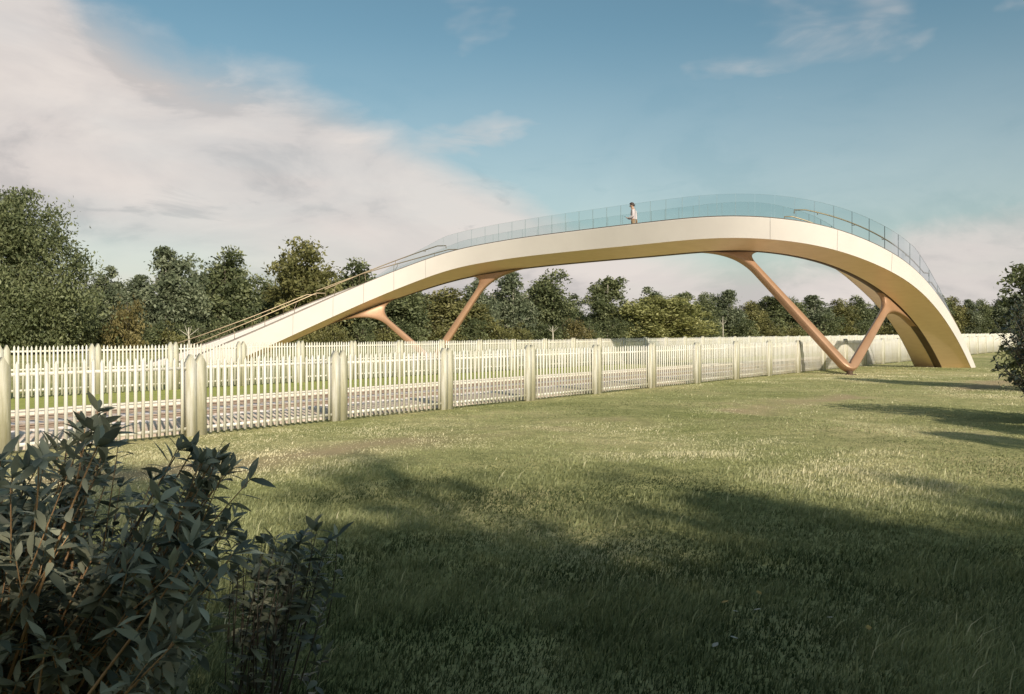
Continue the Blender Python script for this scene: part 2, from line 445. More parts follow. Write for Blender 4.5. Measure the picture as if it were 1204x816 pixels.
make_fence('picket_fence', 'white picket fence on the green verge beyond the rails', far_d, 1.37, 1.32, 18, far_bay, s_of(38.3 - 15*1.73, far_d), 96, .15, (1.18, .72, .20), .044)

# ------------------------------------------------------------------ footbridge
# the outer top edge of the near parapet: (bearing px, height px over the horizon, distance) measured, turned into metres here
EDGE = [(200,431,38.4),(215,427,38.9),(262,406,40.2),(310,386,41.3),(369,359.5,42.5),(413,340,43.3),(464,318.5,44.0),(530,294.5,43.6),(600,281.5,42),(650,275,40.5),(700,268.8,39),(745,263.5,37.5),
        (820,255.3,35.5),(865,253.4,34.6),(905,255.3,34.1),(940,259,33.9),(985,268.5,33.9),(1015,279,34.0),(1040,292,34.3),(1065.5,304.5,34.8),(1093,333,36.0),(1107.6,350.6,36.7),(1134,397,38.2),(1147,430,39.3),(1152,443,40.0)]
E = np.array([((x-602)/1000*z, z, H + (389-y)/1000*z) for x, y, z in EDGE])
HF = np.interp([e[0] for e in EDGE], [200,464,530,745,905,985,1060,1095,1135,1152], [1.02,.96,.90,.93,.85,.82,.76,.62,.48,.40])
def resample(P, n, smooth):
    L = np.concatenate([[0], np.cumsum(np.linalg.norm(np.diff(P[:, :2], axis=0), axis=1))])
    s = np.linspace(0, L[-1], n); Q = np.stack([np.interp(s, L, P[:, k]) for k in range(P.shape[1])], 1)
    ds = s[1]; w = int(smooth/ds*2); k = np.exp(-.5*(np.arange(-w, w+1)*ds/smooth)**2); k /= k.sum()
    pre = Q[0] + (Q[0]-Q[1:w+1])[::-1]; post = Q[-1] + (Q[-1]-Q[-w-1:-1])[::-1]
    X = np.vstack([pre, Q, post])
    return np.stack([np.convolve(X[:, c], k, 'valid') for c in range(X.shape[1])], 1)
NS = 400
ED = resample(np.column_stack([E, HF, np.array(EDGE)[:, 0]]), NS, 1.1)
P = ED[:, :3]; hf = ED[:, 3]; key = ED[:, 4]
T = np.gradient(P[:, :2], axis=0); T /= np.linalg.norm(T, axis=1)[:, None]
NL = np.stack([-T[:, 1], T[:, 0]], 1)          # to the far side
SL = np.concatenate([[0], np.cumsum(np.linalg.norm(np.diff(P[:, :2], axis=0), axis=1))])
WID = 2.6; DECK = .62; KEEL = .42; SPH = .17; PAR = .15
DK = np.minimum(DECK, hf - .14)
def cs(i, off, dz):
    return (P[i,0] + NL[i,0]*off, P[i,1] + NL[i,1]*off, P[i,2] + dz)
bridge = empty('footbridge', 'curved cream footbridge with gold soffit, copper legs and glass balustrades arching over the railway', 'footbridge', (float(P[NS//2,0]), float(P[NS//2,1]), 0))
def bpart(mb, name, mats, parent=None, smooth=True):
    o = mb.build(name, mats, None, smooth)
    if smooth: o.data.set_sharp_from_angle(angle=math.radians(28))
    p = parent or bridge
    o.parent = p
    o.matrix_parent_inverse = Matrix.Identity(4)
    if p is bridge: o.location = -bridge.location
    return o
KEYS = {k: int(np.argmin(abs(key - k))) for k in (300,345,386,425,464,508,900,985,1047)}
joint_keys = [345, 390, 427, 464, 500, 905, 984, 1048]
cuts = [0] + [int(np.argmin(abs(key - k))) for k in joint_keys] + [NS-1]
LEAN = .05
# cladding panels with a narrow open joint between them
for side in (0, 1):
    for a, b in zip(cuts[:-1], cuts[1:]):
        mb = MB(); rows_o = []; rows_c = []; rows_i = []; rows_b = []
        ids = list(range(a, b + 1))
        for j, i in enumerate(ids):
            def c(off, dz, sh=0.0):
                o = off if side == 0 else WID - off
                q = np.array(cs(i, o, dz))
                if sh: q[:2] += T[i]*sh; q[2] += sh*np.gradient(P[:,2])[i]/np.gradient(SL)[i]
                return tuple(q)
            sh = .006 if (j == 0 and a > 0) else (-.006 if (j == len(ids)-1 and b < NS-1) else 0)
            prof = [(LEAN, -hf[i]), (LEAN*.5, -hf[i]*.5), (0, -.02), (.015, 0), (PAR-.015, 0), (PAR, -.02), (PAR, -DK[i]-.05)]
            rows_o.append([c(o, z, sh) for o, z in prof])
        mb.sheet(rows_o, 0, flip=(side == 0))
        for r_, fl in ((rows_o[0], False), (rows_o[-1], True)):
            n0 = len(r_); 
            mb.add([r_[0], r_[2], r_[3], r_[4], r_[5], r_[6]], [(0,1,2,3,4,5) if not fl else (5,4,3,2,1,0)])
        bpart(mb, 'cladding_panel', M_fascia)
# dark backing behind the joints + deck
mb = MB(); rows = []
for i in range(NS):
    rows.append([cs(i, PAR+.005, -.10), cs(i, LEAN+.03, -.10), cs(i, LEAN+.03, -hf[i]+.02)])
mb.sheet(rows, 0, flip=True)
rows = []
for i in range(NS):
    rows.append([cs(i, WID-PAR-.005, -.10), cs(i, WID-LEAN-.03, -.10), cs(i, WID-LEAN-.03, -hf[i]+.02)])
mb.sheet(rows, 0)
bpart(mb, 'edge_beam', M_gap, smooth=False)
mb = MB(); rows = []
for i in range(NS): rows.append([cs(i, PAR+.003, -DK[i]), cs(i, WID-PAR-.003, -DK[i])])
mb.sheet(rows, 0, flip=True)
bpart(mb, 'deck', M_deck)
slope = np.gradient(P[:,2]) / np.gradient(SL)
# stair treads on the two ramps
flights = [MB(), MB()]; s = .6
while s < SL[-1] - .6:
    mb = flights[0 if s < SL[-1]/2 else 1]
    i = int(np.searchsorted(SL, s))
    if abs(slope[i]) > .27:
        j = int(np.searchsorted(SL, s + .26)); k0, k1 = min(i, j), min(max(i, j), NS-1)
        zt = max(P[k0,2] - DK[k0], P[k1,2] - DK[k1]) + .02
        z0_, z1_ = P[k0,2] - DK[k0] - .03, P[k1,2] - DK[k1] - .03
        a0, a1 = cs(k0, PAR+.02, 0), cs(k0, WID-PAR-.02, 0); b0, b1 = cs(k1, PAR+.02, 0), cs(k1, WID-PAR-.02, 0)
        mb.add([(*a0[:2], z0_), (*a1[:2], z0_), (*b1[:2], z1_), (*b0[:2], z1_), (*a0[:2], zt), (*a1[:2], zt), (*b1[:2], zt), (*b0[:2], zt)],
               [(3,2,1,0),(4,5,6,7),(0,1,5,4),(1,2,6,5),(2,3,7,6),(3,0,4,7)])
    s += .30
for mb in flights: bpart(mb, 'stair_flight', M_deck, smooth=False)
# soffit wings (thin folded plates, gently hollow) and the spine
def wing(side):
    mb = MB(); rows = []
    for i in range(NS):
        r = []
        for q in np.linspace(0, 1, 7):
            off = LEAN + .012 + (WID/2 - SPH - LEAN - .012) * q
            dz = -hf[i] + .004 - KEEL * (q**1.15)
            r.append(cs(i, off if side == 0 else WID - off, dz))
        rows.append(r)
    mb.sheet(rows, 0, flip=(side == 1))
    bpart(mb, 'soffit_wing', M_soffit)
wing(0); wing(1)
SPD = .03
mb = MB(); rows = []
for i in range(NS):
    b = -hf[i] - KEEL
    rows.append([cs(i, WID/2 - SPH + .004, b + .05), cs(i, WID/2 - SPH + .03, b - SPD*.5), cs(i, WID/2 - SPH + .07, b - SPD), cs(i, WID/2 + SPH - .07, b - SPD), cs(i, WID/2 + SPH - .03, b - SPD*.5), cs(i, WID/2 + SPH - .004, b + .05)])
mb.sheet(rows, 0)
bpart(mb, 'spine_beam', M_spine)

def spine(s, dz=0.0):
    s = min(max(s, 0), SL[-1]); f = np.interp(s, SL, np.arange(NS)); i = int(f); u = f - i; j = min(i+1, NS-1)
    a = np.array(cs(i, WID/2, -hf[i]-KEEL-SPD+dz)); b = np.array(cs(j, WID/2, -hf[j]-KEEL-SPD+dz))
    return a*(1-u) + b*u
def s_at_x(px, px_near=None):
    best, bs = 1e9, 0
    for s in np.linspace(0, SL[-1], 2000):
        q = spine(s); x = 602 + 1000*q[0]/q[1]
        if abs(x - px) < best: best, bs = abs(x - px), s
    return bs
def v_support(base, x1, x2, r_in=.165, r_out=.175):
    """two raking legs that meet in a rounded foot and flow into the spine at the top"""
    base = np.array(base, float); S = [s_at_x(x1), s_at_x(x2)]
    secs = []                                   # (L, R, w, half thickness): edge points in the V's plane, out-of-plane axis
    legs = []
    for q, s0 in enumerate(S):
        top = spine(s0, .04); d = top - base; ln = np.linalg.norm(d); d /= ln
        other = spine(S[1-q]) - base; nrm = np.cross(d, other); nrm /= np.linalg.norm(nrm)
        if q == 1: nrm = -nrm
        inn = np.cross(nrm, d); 
        if np.dot(inn, other) < 0: inn = -inn
        legs.append((d, ln, inn, nrm, s0, 1 if s0 < S[1-q] else -1))
    path = []
    for q, (d, ln, inn, nrm, s0, dirn) in enumerate(legs):
        leg = []
        cut = ln - 1.25
        for t in np.linspace(.42, cut, 14):
            w = r_in*(1.0 + .12*math.cos(math.pi*t/ln))
            c = base + d*t
            leg.append((c - inn*w, c + inn*w, nrm, r_out))
        # the flare: outer and inner edges bend along the spine
        Lo = leg[-1][0]; Ri = leg[-1][1]
        e_out = spine(s0 - dirn*2.4, .04); e_in = spine(s0 + dirn*1.25, .04)
        c_out = spine(s0 - dirn*.22, .02); c_in = spine(s0 + dirn*.22, .02)
        for t in np.linspace(.08, 1, 14):
            a = (1-t)**2*Lo + 2*t*(1-t)*c_out + t*t*e_out
            b = (1-t)**2*Ri + 2*t*(1-t)*c_in + t*t*e_in
            tv = T[int(np.interp(s0, SL, np.arange(NS)))]; w2 = np.array([-tv[1], tv[0], 0])
            if np.dot(w2, nrm) < 0: w2 = -w2
            w = nrm*(1-t) + w2*t; w /= np.linalg.norm(w)
            leg.append((a, b, w, r_out*(1-t) + (SPH+.01)*t))
        path.append(leg)
    (d0, _, in0, n0, *_), (d1, _, in1, n1, *_) = legs
    mid = []
    outer0 = path[0][0][0]; inner0 = path[0][0][1]; outer1 = path[1][0][0]; inner1 = path[1][0][1]
    bo = base - (d0 + d1)*.12; bi = base + (d0 + d1)*.10
    for t in np.linspace(0, 1, 13)[1:-1]:
        o = (1-t)**2*outer0 + 2*t*(1-t)*bo + t*t*outer1
        b = (1-t)**2*inner0 + 2*t*(1-t)*bi + t*t*inner1
        mid.append((o, b, n0*(1-t) + n1*t, r_out))
    seq = path[0][::-1] + mid + path[1]
    rows = []
    for o, b, w, h in seq:
        w = w/np.linalg.norm(w); c = (o+b)/2; u = (b-o)/2; r = []
        for k in range(16):
            th = 2*math.pi*k/16; ct, st = math.cos(th), math.sin(th); e = .55
            r.append(tuple(c + u*math.copysign(abs(ct)**e, ct) + w*h*math.copysign(abs(st)**e, st)))
        rows.append(r + [r[0]])
    mb = MB(); mb.sheet(rows)
    o = bpart(mb, 'leg_pair', M_bronze)
    mb = MB(); zb = base[2]
    mb.tube([(base[0], base[1], -.25), (base[0], base[1], zb + .02)], [.12, .12], 14)
    mb.tube([(base[0], base[1], -.12), (base[0], base[1], .02)], [.26, .26], 18)
    bpart(mb, 'pedestal', M_spine)
v_support((13.1, 33.0, .13), 868, 1047)
v_support((-4.1, 43.9, .13), 436, 577)

# glass balustrade panels on both parapets
gs0, gs1 = SL[int(np.argmin(abs(key-432)))], SL[int(np.argmin(abs(key-1122)))]
GH = .88; npan = 40
for side in (0, 1):
    off = PAR/2 if side == 0 else WID - PAR/2
    for q in range(npan):
        a, b = gs0 + (gs1-gs0)*q/npan + .010, gs0 + (gs1-gs0)*(q+1)/npan - .010
        mb = MB(); rows = []
        ss = np.linspace(a, b, 5)
        for s in ss:
            f = np.interp(s, SL, np.arange(NS)); i = int(f); u = f - i; j = min(i+1, NS-1)
            hh = np.interp(s, [SL[0], SL[-1]], [.84, .98]) * min(1, max(0.06, (s-gs0)/4.0)**.8, 1) * min(1, max(0.06, (gs1-s)/3.5)**.8)
            def c(o_, z): return tuple(np.array(cs(i, o_, z))*(1-u) + np.array(cs(j, o_, z))*u)
            rows.append([c(off-.010, -.03), c(off-.010, hh), c(off+.010, hh), c(off+.010, -.03)])
        for k in range(4):
            r0, r1 = rows[k], rows[k+1]
            mb.add([r0[0], r0[1], r1[1], r1[0]], [(0,1,2,3)]); mb.add([r0[2], r0[3], r1[3], r1[2]], [(0,1,2,3)])
            mb.add([r0[1], r0[2], r1[2], r1[1]], [(0,1,2,3)], 1)
        mb.add(rows[0], [(0,3,2,1)], 1); mb.add(rows[-1], [(0,1,2,3)], 1)
        bpart(mb, 'glass_panel', [M_glass, M_gedge], smooth=False)
# slim dark channel that holds the glass, taller along the unglazed lower ramp
for side in (0, 1):
    off = PAR/2 if side == 0 else WID - PAR/2
    mb = MB(); rows = []
    for i in range(NS):
        ch = .045 if SL[i] > gs0 else .045 + .03*min(1, (gs0 - SL[i])/2)
        rows.append([cs(i, off-.035, .001), cs(i, off-.035, ch), cs(i, off+.035, ch), cs(i, off+.035, .001)])
    mb.sheet(rows, 0, flip=(side == 1))
    bpart(mb, 'glass_channel', M_chan, smooth=False)

# handrails: two flights on the far-bank ramp, one on the lawn ramp, on both sides
def handrail(k0, k1, off, flat0, flat1, RH=.56):
    a, b = SL[int(np.argmin(abs(key-k0)))], SL[int(np.argmin(abs(key-k1)))]
    pts = []
    def pt(s, z=RH):
        f = np.interp(s, SL, np.arange(NS)); i = int(f); u = f-i; j = min(i+1, NS-1)
        return np.array(cs(i, off, z))*(1-u) + np.array(cs(j, off, z))*u
    n = max(6, int((b-a)/.35))
    pts = [pt(s) for s in np.linspace(a, b, n)]
    if flat0:
        p = pts[0].copy(); q = pt(a-.45); q[2] = p[2]; e = q.copy(); e[2] -= .14; pts = [e, q] + pts
    if flat1:
        p = pts[-1].copy(); q = pt(b+.45); q[2] = p[2]; e = q.copy(); e[2] -= .14; pts = pts + [q, e]
    mb = MB(); mb.tube(pts, .026, 8)
    o = bpart(mb, 'handrail', M_steel)
    wall = off - (.14 if off < WID/2 else -.14)
    for s in np.arange(a+.5, b-.2, 1.5):
        p = pt(s); f = np.interp(s, SL, np.arange(NS)); i = int(f)
        glazed = gs0 + 2 < s < gs1 - 2
        w = np.array(cs(i, (PAR/2 if off < WID/2 else WID - PAR/2), -.08)) if glazed else np.array(cs(i, wall, -.02))
        mb = MB(); mb.tube([p, p + np.array([0,0,-.09]), np.array([w[0], w[1], p[2]-.11])] if glazed else [p, p + np.array([0,0,-.12]), np.array([w[0], w[1], p[2]-.30]), w], .013, 6)
        br = mb.build('bracket', M_steel, o, True)
for off in (PAR + .14, WID - PAR - .14):
    handrail(226, 372, off, False, True)
    handrail(384, 512, off, False, True)
    handrail(948, 1094, off, True, True)
    handrail(1102, 1140, off, True, False)

# ------------------------------------------------------------------ person on the bridge
def person_on_bridge():
    ip = int(np.argmin(abs(key - 731)))
    b = np.array(cs(ip, 1.05, -DECK))
    root = empty('person', 'person in pale pink shirt and tan trousers walking over the footbridge looking down', 'person', tuple(b), math.pi - .25)
    # local: +x is forward, z up
    def skin(name, mat, pts, edges, radii, parent):
        me = bpy.data.meshes.new(name); me.from_pydata(pts, edges, []); me.materials.append(mat)
        o = obj(name, me, parent)
        o.modifiers.new('skin', 'SKIN'); sv = me.skin_vertices[0].data
        for k, r in enumerate(radii): sv[k].radius = (r if isinstance(r, tuple) else (r, r))
        sv[0].use_root = True
        ss = o.modifiers.new('sub', 'SUBSURF'); ss.levels = 2; ss.render_levels = 2
        return o
    pts = [(0,0,.93),(0.01,0,1.10),(.03,0,1.30),(.04,0,1.43),(.075,0,1.53),(.11,0,1.63),(.10,0,1.70),
           (.0,.09,.90),(.06,.10,.50),(.0,.10,.09),(.12,.11,.04),
           (.0,-.09,.90),(-.02,-.10,.50),(-.18,-.10,.12),(-.08,-.11,.05),
           (.03,.17,1.40),(.02,.23,1.13),(.24,.17,1.04),(.31,.14,1.06),
           (.03,-.17,1.40),(.02,-.23,1.13),(.24,-.15,1.04),(.31,-.10,1.06)]
    ed = [(0,1),(1,2),(2,3),(3,4),(4,5),(5,6),(0,7),(7,8),(8,9),(9,10),(0,11),(11,12),(12,13),(13,14),(3,15),(15,16),(16,17),(17,18),(3,19),(19,20),(20,21),(21,22)]
    rad = [.11,.10,.12,.09,.055,.112,.095,.085,.06,.04,.03,.085,.06,.04,.03,.055,.042,.03,.028,.055,.042,.03,.028]
    body = skin('body', M_skin, pts, ed, rad, root)
    # fingers and thumb, nose, ears: small chains rooted in the body
    for y, s in ((.14, 1), (-.10, -1)):
        mb = MB()
        for k in range(4):
            yy = y + (k - 1.5)*.017
            mb.tube([(.315, yy, 1.07), (.355, yy, 1.085), (.375 - .004*abs(k-1.4), yy - s*.012, 1.11)], [.010,.009,.006], 6)
        mb.tube([(.305, y - s*.03, 1.06), (.33, y - s*.045, 1.09), (.35, y - s*.045, 1.105)], [.011,.010,.007], 6)
        mb.build('fingers', M_skin, root, True)
    mb = MB(); mb.tube([(.195,0,1.635),(.215,0,1.60),(.195,0,1.59)], [.012,.018,.010], 6); mb.tube([(.11,.082,1.63),(.105,.095,1.615),(.11,.082,1.59)], [.01,.02,.008], 6); mb.tube([(.11,-.082,1.63),(.105,-.095,1.615),(.11,-.082,1.59)], [.01,.02,.008], 6)
    mb.tube([(.187,-.02,1.57),(.19,0,1.568),(.187,.02,1.57)], .006, 5); mb.build('face', M_skin, root, True)
    mb = MB()
    for y in (.03, -.03): mb.tube([(.19, y, 1.634), (.197, y, 1.634)], [.009, .004], 6)
    mb.build('eyes', M_hair, root, True)
    # clothes
    sp = [(0,0,.90),(.01,0,1.10),(.03,0,1.30),(.04,0,1.44),(.03,.17,1.41),(.02,.23,1.13),(.22,.18,1.045),(.03,-.17,1.41),(.02,-.23,1.13),(.22,-.16,1.045)]
    skin('shirt', M_shirt, sp, [(0,1),(1,2),(2,3),(3,4),(4,5),(5,6),(3,7),(7,8),(8,9)], [(.15,.165),(.135,.15),(.15,.17),(.10,.12),.078,.062,.048,.078,.062,.048], root)
    tp = [(0,0,.94),(.0,.09,.88),(.06,.10,.50),(.0,.10,.10),(.0,-.09,.88),(-.02,-.10,.50),(-.17,-.10,.14)]
    skin('trousers', M_trouser, tp, [(0,1),(1,2),(2,3),(0,4),(4,5),(5,6)], [(.13,.15),.105,.08,.06,.105,.08,.06], root)
    rows = []                                   # hair: a cap over the back and top of the head
    for a in np.linspace(0, 1, 7):
        r_ = []
        for th in np.linspace(0, 2*math.pi, 17):
            reach = 1.15 + .75*(.5 - .5*math.cos(th))          # lower at the nape than over the brow
            ph = a*reach
            r_.append((.105 + .112*math.sin(ph)*math.cos(th), .094*math.sin(ph)*math.sin(th), 1.655 + .112*math.cos(ph) - .02*a*(.5-.5*math.cos(th))))
        rows.append(r_)
    mb = MB(); mb.sheet(rows); h_ = mb.build('hair', M_hair, root, True); h_.modifiers.new('thick', 'SOLIDIFY').thickness = .02
    mb = MB()
    mb.box(.135,.152,-.05,.05,1.0,1.42); o = mb.build('navy_front', M_navy, root)  # dark navy strip down the chest
    for (x, y, z) in ((.05,.105,.0),(-.13,-.105,.035)):
        mb = MB(); mb.box(x-.10, x+.16, y-.045, y+.045, z, z+.075); s = mb.build('shoe', M_shoe, root)
        s.modifiers.new('bevel', 'BEVEL').width = .025
    mb = MB(); mb.box(-.075,.075,-.038,.038,-.005,.005)
    ph = mb.build('phone', M_phone); ph.location = Matrix.Rotation(root.rotation_euler.z, 4, 'Z') @ Vector((.38, .02, 1.115)) + Vector(b)
    ph.rotation_euler = (0, -.45, root.rotation_euler.z); ph.modifiers.new('bevel', 'BEVEL').width = .004
    tag(ph, 'small dark handheld device in the hands of the person on the bridge', 'phone')
person_on_bridge()

# ------------------------------------------------------------------ trees
def rot_rand(n, rg):
    q = rg.normal(size=(n, 4)); q /= np.linalg.norm(q, axis=1)[:, None]
    w, x, y, z = q.T
    return np.stack([np.stack([1-2*(y*y+z*z), 2*(x*y-z*w), 2*(x*z+y*w)], -1), np.stack([2*(x*y+z*w), 1-2*(x*x+z*z), 2*(y*z-x*w)], -1), np.stack([2*(x*z-y*w), 2*(y*z+x*w), 1-2*(x*x+y*y)], -1)], 1)
def leaf_quads(C, size, rg, tint, droop=.5):
    """one folded leaf-clump face per centre"""
    n = len(C)
    a = rg.normal(size=(n, 3)); a[:, 2] -= droop*1.6; a /= np.linalg.norm(a, axis=1)[:, None]
    b = np.cross(a, rg.normal(size=(n, 3))); b /= np.linalg.norm(b, axis=1)[:, None]
    L = size*rg.uniform(.6, 1.4, n)[:, None]; Wd = L*rg.uniform(.32, .55, n)[:, None]
    V = np.stack([C - a*L*.5, C + b*Wd*.5, C + a*L*.5, C - b*Wd*.5], 1).reshape(-1, 3)
    return V, np.arange(n*4).reshape(n, 4), np.repeat(tint, 4)
def crown_mesh(name, mat, Ht, R, seed, nclump, nleaf, size, low=.06, lean=.0, shape=1.0):
    """a crown for a tree of height Ht: leaf-sized faces hung on many drooping clumps; uneven outline"""
    rg = np.random.default_rng(seed)
    lobes = []
    for k in range(rg.integers(4, 7)):
        th = rg.uniform(0, 2*math.pi); rr = R*rg.uniform(.15, .55); zt = Ht*(rg.uniform(.62, .95) if k else 1.0)
        if k == 0: rr *= .3
        lobes.append((rr*math.cos(th), rr*math.sin(th), zt, R*rg.uniform(.42, .66)))
    C = []; TT = []
    per = nleaf // nclump
    for k in range(nclump):
        lx, ly, zt, lr = lobes[rg.integers(len(lobes))]
        t = rg.uniform(0, 1)**.85                       # 0 at the foot of the lobe, 1 at its top
        z = Ht*low + (zt - Ht*low)*t
        prof = (math.sin(math.pi*min(1, (t*.86+.10)))**.65)*shape
        th = rg.uniform(0, 2*math.pi); q = lr*prof*math.sqrt(rg.uniform(.12, 1))
        base = .55 + .45*(1-t)
        cx, cy = lx*base*1.0 + q*math.cos(th) + lx*(1-base), ly + q*math.sin(th)
        cr = R*rg.uniform(.13, .27)
        p = rg.normal(size=(per, 3)) * np.array([cr, cr, cr*.75])*.62
        rad = np.hypot(p[:, 0], p[:, 1])
        p[:, 2] -= rad*rg.uniform(.3, 1.1)
        C.append(p + np.array([cx, cy, z])); TT.append(np.clip(rg.uniform(.05, .8) + rg.normal(0, .17, per), 0, 1))
    C = np.concatenate(C); TT = np.concatenate(TT)
    ok = (C[:, 2] > Ht*.02) & (C[:, 2] < Ht); C = C[ok]; TT = TT[ok]
    V, F, A = leaf_quads(C, size, rg, TT)
    return mesh_np(name, V, F, mat, attr=A)
def trunk_mesh(name, mat, Ht, R, seed, r0=.02):
    rg = random.Random(seed); mb = MB()
    top = Ht*.9; pts = []; rad = []
    for k in range(9):
        t = k/8; pts.append((math.sin(t*3+seed)*.012*Ht*t, math.cos(t*2.3+seed)*.012*Ht*t, top*t - .15)); rad.append(r0*Ht*(1-t)**.8 + .012)
    rad[0] *= 1.35
    mb.tube(pts, rad, 9)
    for k in range(13):
        t = rg.uniform(.16, .85); i = min(int(t*8), 7); u = t*8 - i; p = np.array(pts[i])*(1-u) + np.array(pts[i+1])*u
        th = rg.uniform(0, 2*math.pi); L = R*rg.uniform(.55, .95)*(1.1 - t*.7)
        d = np.array([math.cos(th), math.sin(th), rg.uniform(.35, .9)])
        r = r0*Ht*(1-t)*.5 + .012
        mb.tube([p, p + d*L*.35, p + d*L*.7 + np.array([0,0,-.03*L]), p + d*L*np.array([1,1,.85])], [r, r*.7, r*.42, .008], 6)
    return mb.mesh(name, mat, True)

def variant(kind, mat, bark, seed, R, nleaf=6500, size=.36, nclump=150, low=.06, shape=1.0, r0=.016):
    return dict(kind=kind, crown=crown_mesh('crown', mat, 10, R, seed, nclump, nleaf, size, low, 0, shape), trunk=trunk_mesh('trunk', bark, 10, R, seed, r0), R=R)
VAR = {
 'A': variant('broadleaf_tree', L_dark, M_bark, 1, 3.4, 15000),
 'B': variant('broadleaf_tree', L_grey, M_bark, 2, 3.0, 14000),
 'C': variant('broadleaf_tree', L_olive, M_bark, 3, 3.5, 15000),
 'D': variant('broadleaf_tree', L_dark, M_palebark, 4, 2.5, 12000, .34),
 'E': variant('broadleaf_tree', L_yellow, M_bark, 5, 4.0, 16000),
 'G': variant('broadleaf_tree', L_grey, M_palebark, 6, 3.3, 14000),
 'R': variant('broadleaf_tree', L_rust, M_bark, 8, 4.4, 7000, .34),
 'S': variant('broadleaf_tree', L_dark, M_bark, 14, 3.4, 3600, .34, 60),
 'X': variant('weeping_tree', L_dark, M_palebark, 9, 4.3, 52000, .22, 320),
}
BELT_K = 91845
def tree(v, px, top, hw, label, group=None, kf=1.0, Zs=None, name=None, seed=0):
    """v: variant; px, top: where its axis and top stand in the photograph; hw: half width there; turned into metres at the belt's distance"""
    Z = Zs if Zs else BELT_K*kf/(1413-px)
    h = H + (389-top)/1000*Z; x = (px-602)/1000*Z; r = hw/1000*Z
    V = VAR[v]
    root = empty(name or V['kind'], label, 'tree', (x, Z, 0), random.Random(px*7 + seed).uniform(0, 6.28), group)
    root.scale = (r/(V['R']*.98), r/(V['R']*.98), h/10)
    obj('crown', V['crown'], root); obj('trunk', V['trunk'], root)
    return root
G1 = 'trees of the belt beyond the railway'
tree('X', 24, 222, 82, 'tallest weeping tree with dense dark crown, near the left fence end', G1, Zs=62)
tree('B', 126, 312, 34, 'slim grey green tree right beside the tallest weeping tree', G1)
tree('G', 194, 290, 46, 'grey green round tree left of the twin crowned pair before the footbridge ramp', G1)
tree('A', 266, 290, 50, 'dark round crowned tree standing behind the lowest end of the footbridge ramp', G1)
tree('C', 366, 277, 56, 'tall olive green tree rising above the footbridge handrail', G1)
tree('A', 416, 304, 50, 'smaller dark tree whose crown touches the start of the glass', G1)
tree('A', 470, 326, 46, 'dark tree seen under the ramp behind the left copper leg', G1)
tree('C', 528, 336, 48, 'olive tree seen between the two legs of the far copper V', G1)
tree('B', 566, 326, 30, 'grey green tree behind the head of the far V support', G1)
tree('G', 604, 320, 34, 'grey green tree just right of the far copper V', G1)
tree('A', 650, 316, 40, 'tall pointed dark tree under the middle of the bridge arch', G1)
tree('D', 714, 321, 28, 'slender dark tree with open top beside the yellow green one', G1)
tree('B', 764, 337, 30, 'grey green tree behind the broad yellow green tree', G1, 1.06)
tree('E', 768, 346, 62, 'broad yellow green tree under the bridge arch', G1, .95)
tree('D', 806, 340, 24, 'narrow dark tree right of the broad yellow green tree', G1)
tree('A', 830, 343, 24, 'dark tree second to the right of the broad yellow green tree', G1)
tree('G', 856, 341, 30, 'grey green tree left of the long copper leg', G1)
tree('D', 902, 345, 26, 'dark tree crossed by the long copper leg', G1)
LAB_R = 'dark green tree of the close row behind the copper V on the lawn'
for k, (px, top, hw, v) in enumerate([(884,352,20,'C'),(930,348,26,'A'),(958,347,28,'G'),(984,350,24,'C'),(1006,347,24,'A'),(1030,351,24,'B'),(1054,349,24,'A')]):
    tree(v, px, top, hw, LAB_R, 'close row of trees behind the near copper V')
LAB_R2 = 'dark green tree of the row to the right of the footbridge foot'
for k, (px, top, hw, v) in enumerate([(1078,350,22,'C'),(1102,344,22,'A'),(1120,347,20,'C'),(1138,352,18,'G'),(1156,351,18,'A'),(1176,347,20,'B'),(1196,343,22,'A'),(1214,346,20,'C')]):
    tree(v, px, top, hw, LAB_R2, 'row of trees right of the footbridge foot', Zs=230)
# second row, seen through the gaps of the first
LAB_B = 'tree of the back row filling the gaps of the belt'
rr = random.Random(3)
px = -60
while px < 1090:
    base = np.interp(px, [-60, 100, 160, 240, 360, 440, 540, 640, 700, 800, 900, 1090], [300, 340, 325, 318, 318, 335, 345, 345, 352, 357, 358, 358])
    tree(rr.choice('ABCG'), int(px), base + rr.uniform(-5, 6), rr.uniform(26, 36), LAB_B, 'back row of the tree belt', 1.16, seed=4)
    px += rr.uniform(24, 32)
# shrubs at the foot of the belt
shr = {'a': crown_mesh('foliage', L_olive, 3, 2.2, 31, 40, 2600, .22, .02), 'b': crown_mesh('foliage', L_dark, 3, 2.4, 32, 40, 2600, .22, .02), 'c': crown_mesh('foliage', L_rust, 3, 2.3, 33, 40, 2600, .22, .02)}
stm = trunk_mesh('stem', M_bark, 3, 1.6, 5, .02)
def shrub(kind, px, top, hw, label, kf=.93, group='shrubs at the foot of the tree belt'):
    Z = BELT_K*kf/(1413-px); h = H + (389-top)/1000*Z; x = (px-602)/1000*Z; r = hw/1000*Z
    root = empty('shrub', label, 'shrub', (x, Z, 0), px*1.7 % 6.28, group); root.scale = (r/2.2, r/2.2, h/3)
    obj('foliage', shr[kind], root); obj('stem', stm, root)
shrub('c', 150, 345, 36, 'brownish olive bush below the slim grey green tree')
shrub('c', 676, 371, 26, 'small brownish bush at the right foot of the tall pointed tree')
px = -50
while px < 1090:
    shrub(rr.choice('aabb'), int(px), np.interp(px, [0, 600, 1090], [374, 376, 372]) + rr.uniform(-6, 6), rr.uniform(22, 32), 'low dark shrub in the undergrowth at the foot of the tree belt', .95)
    px += rr.uniform(26, 38)
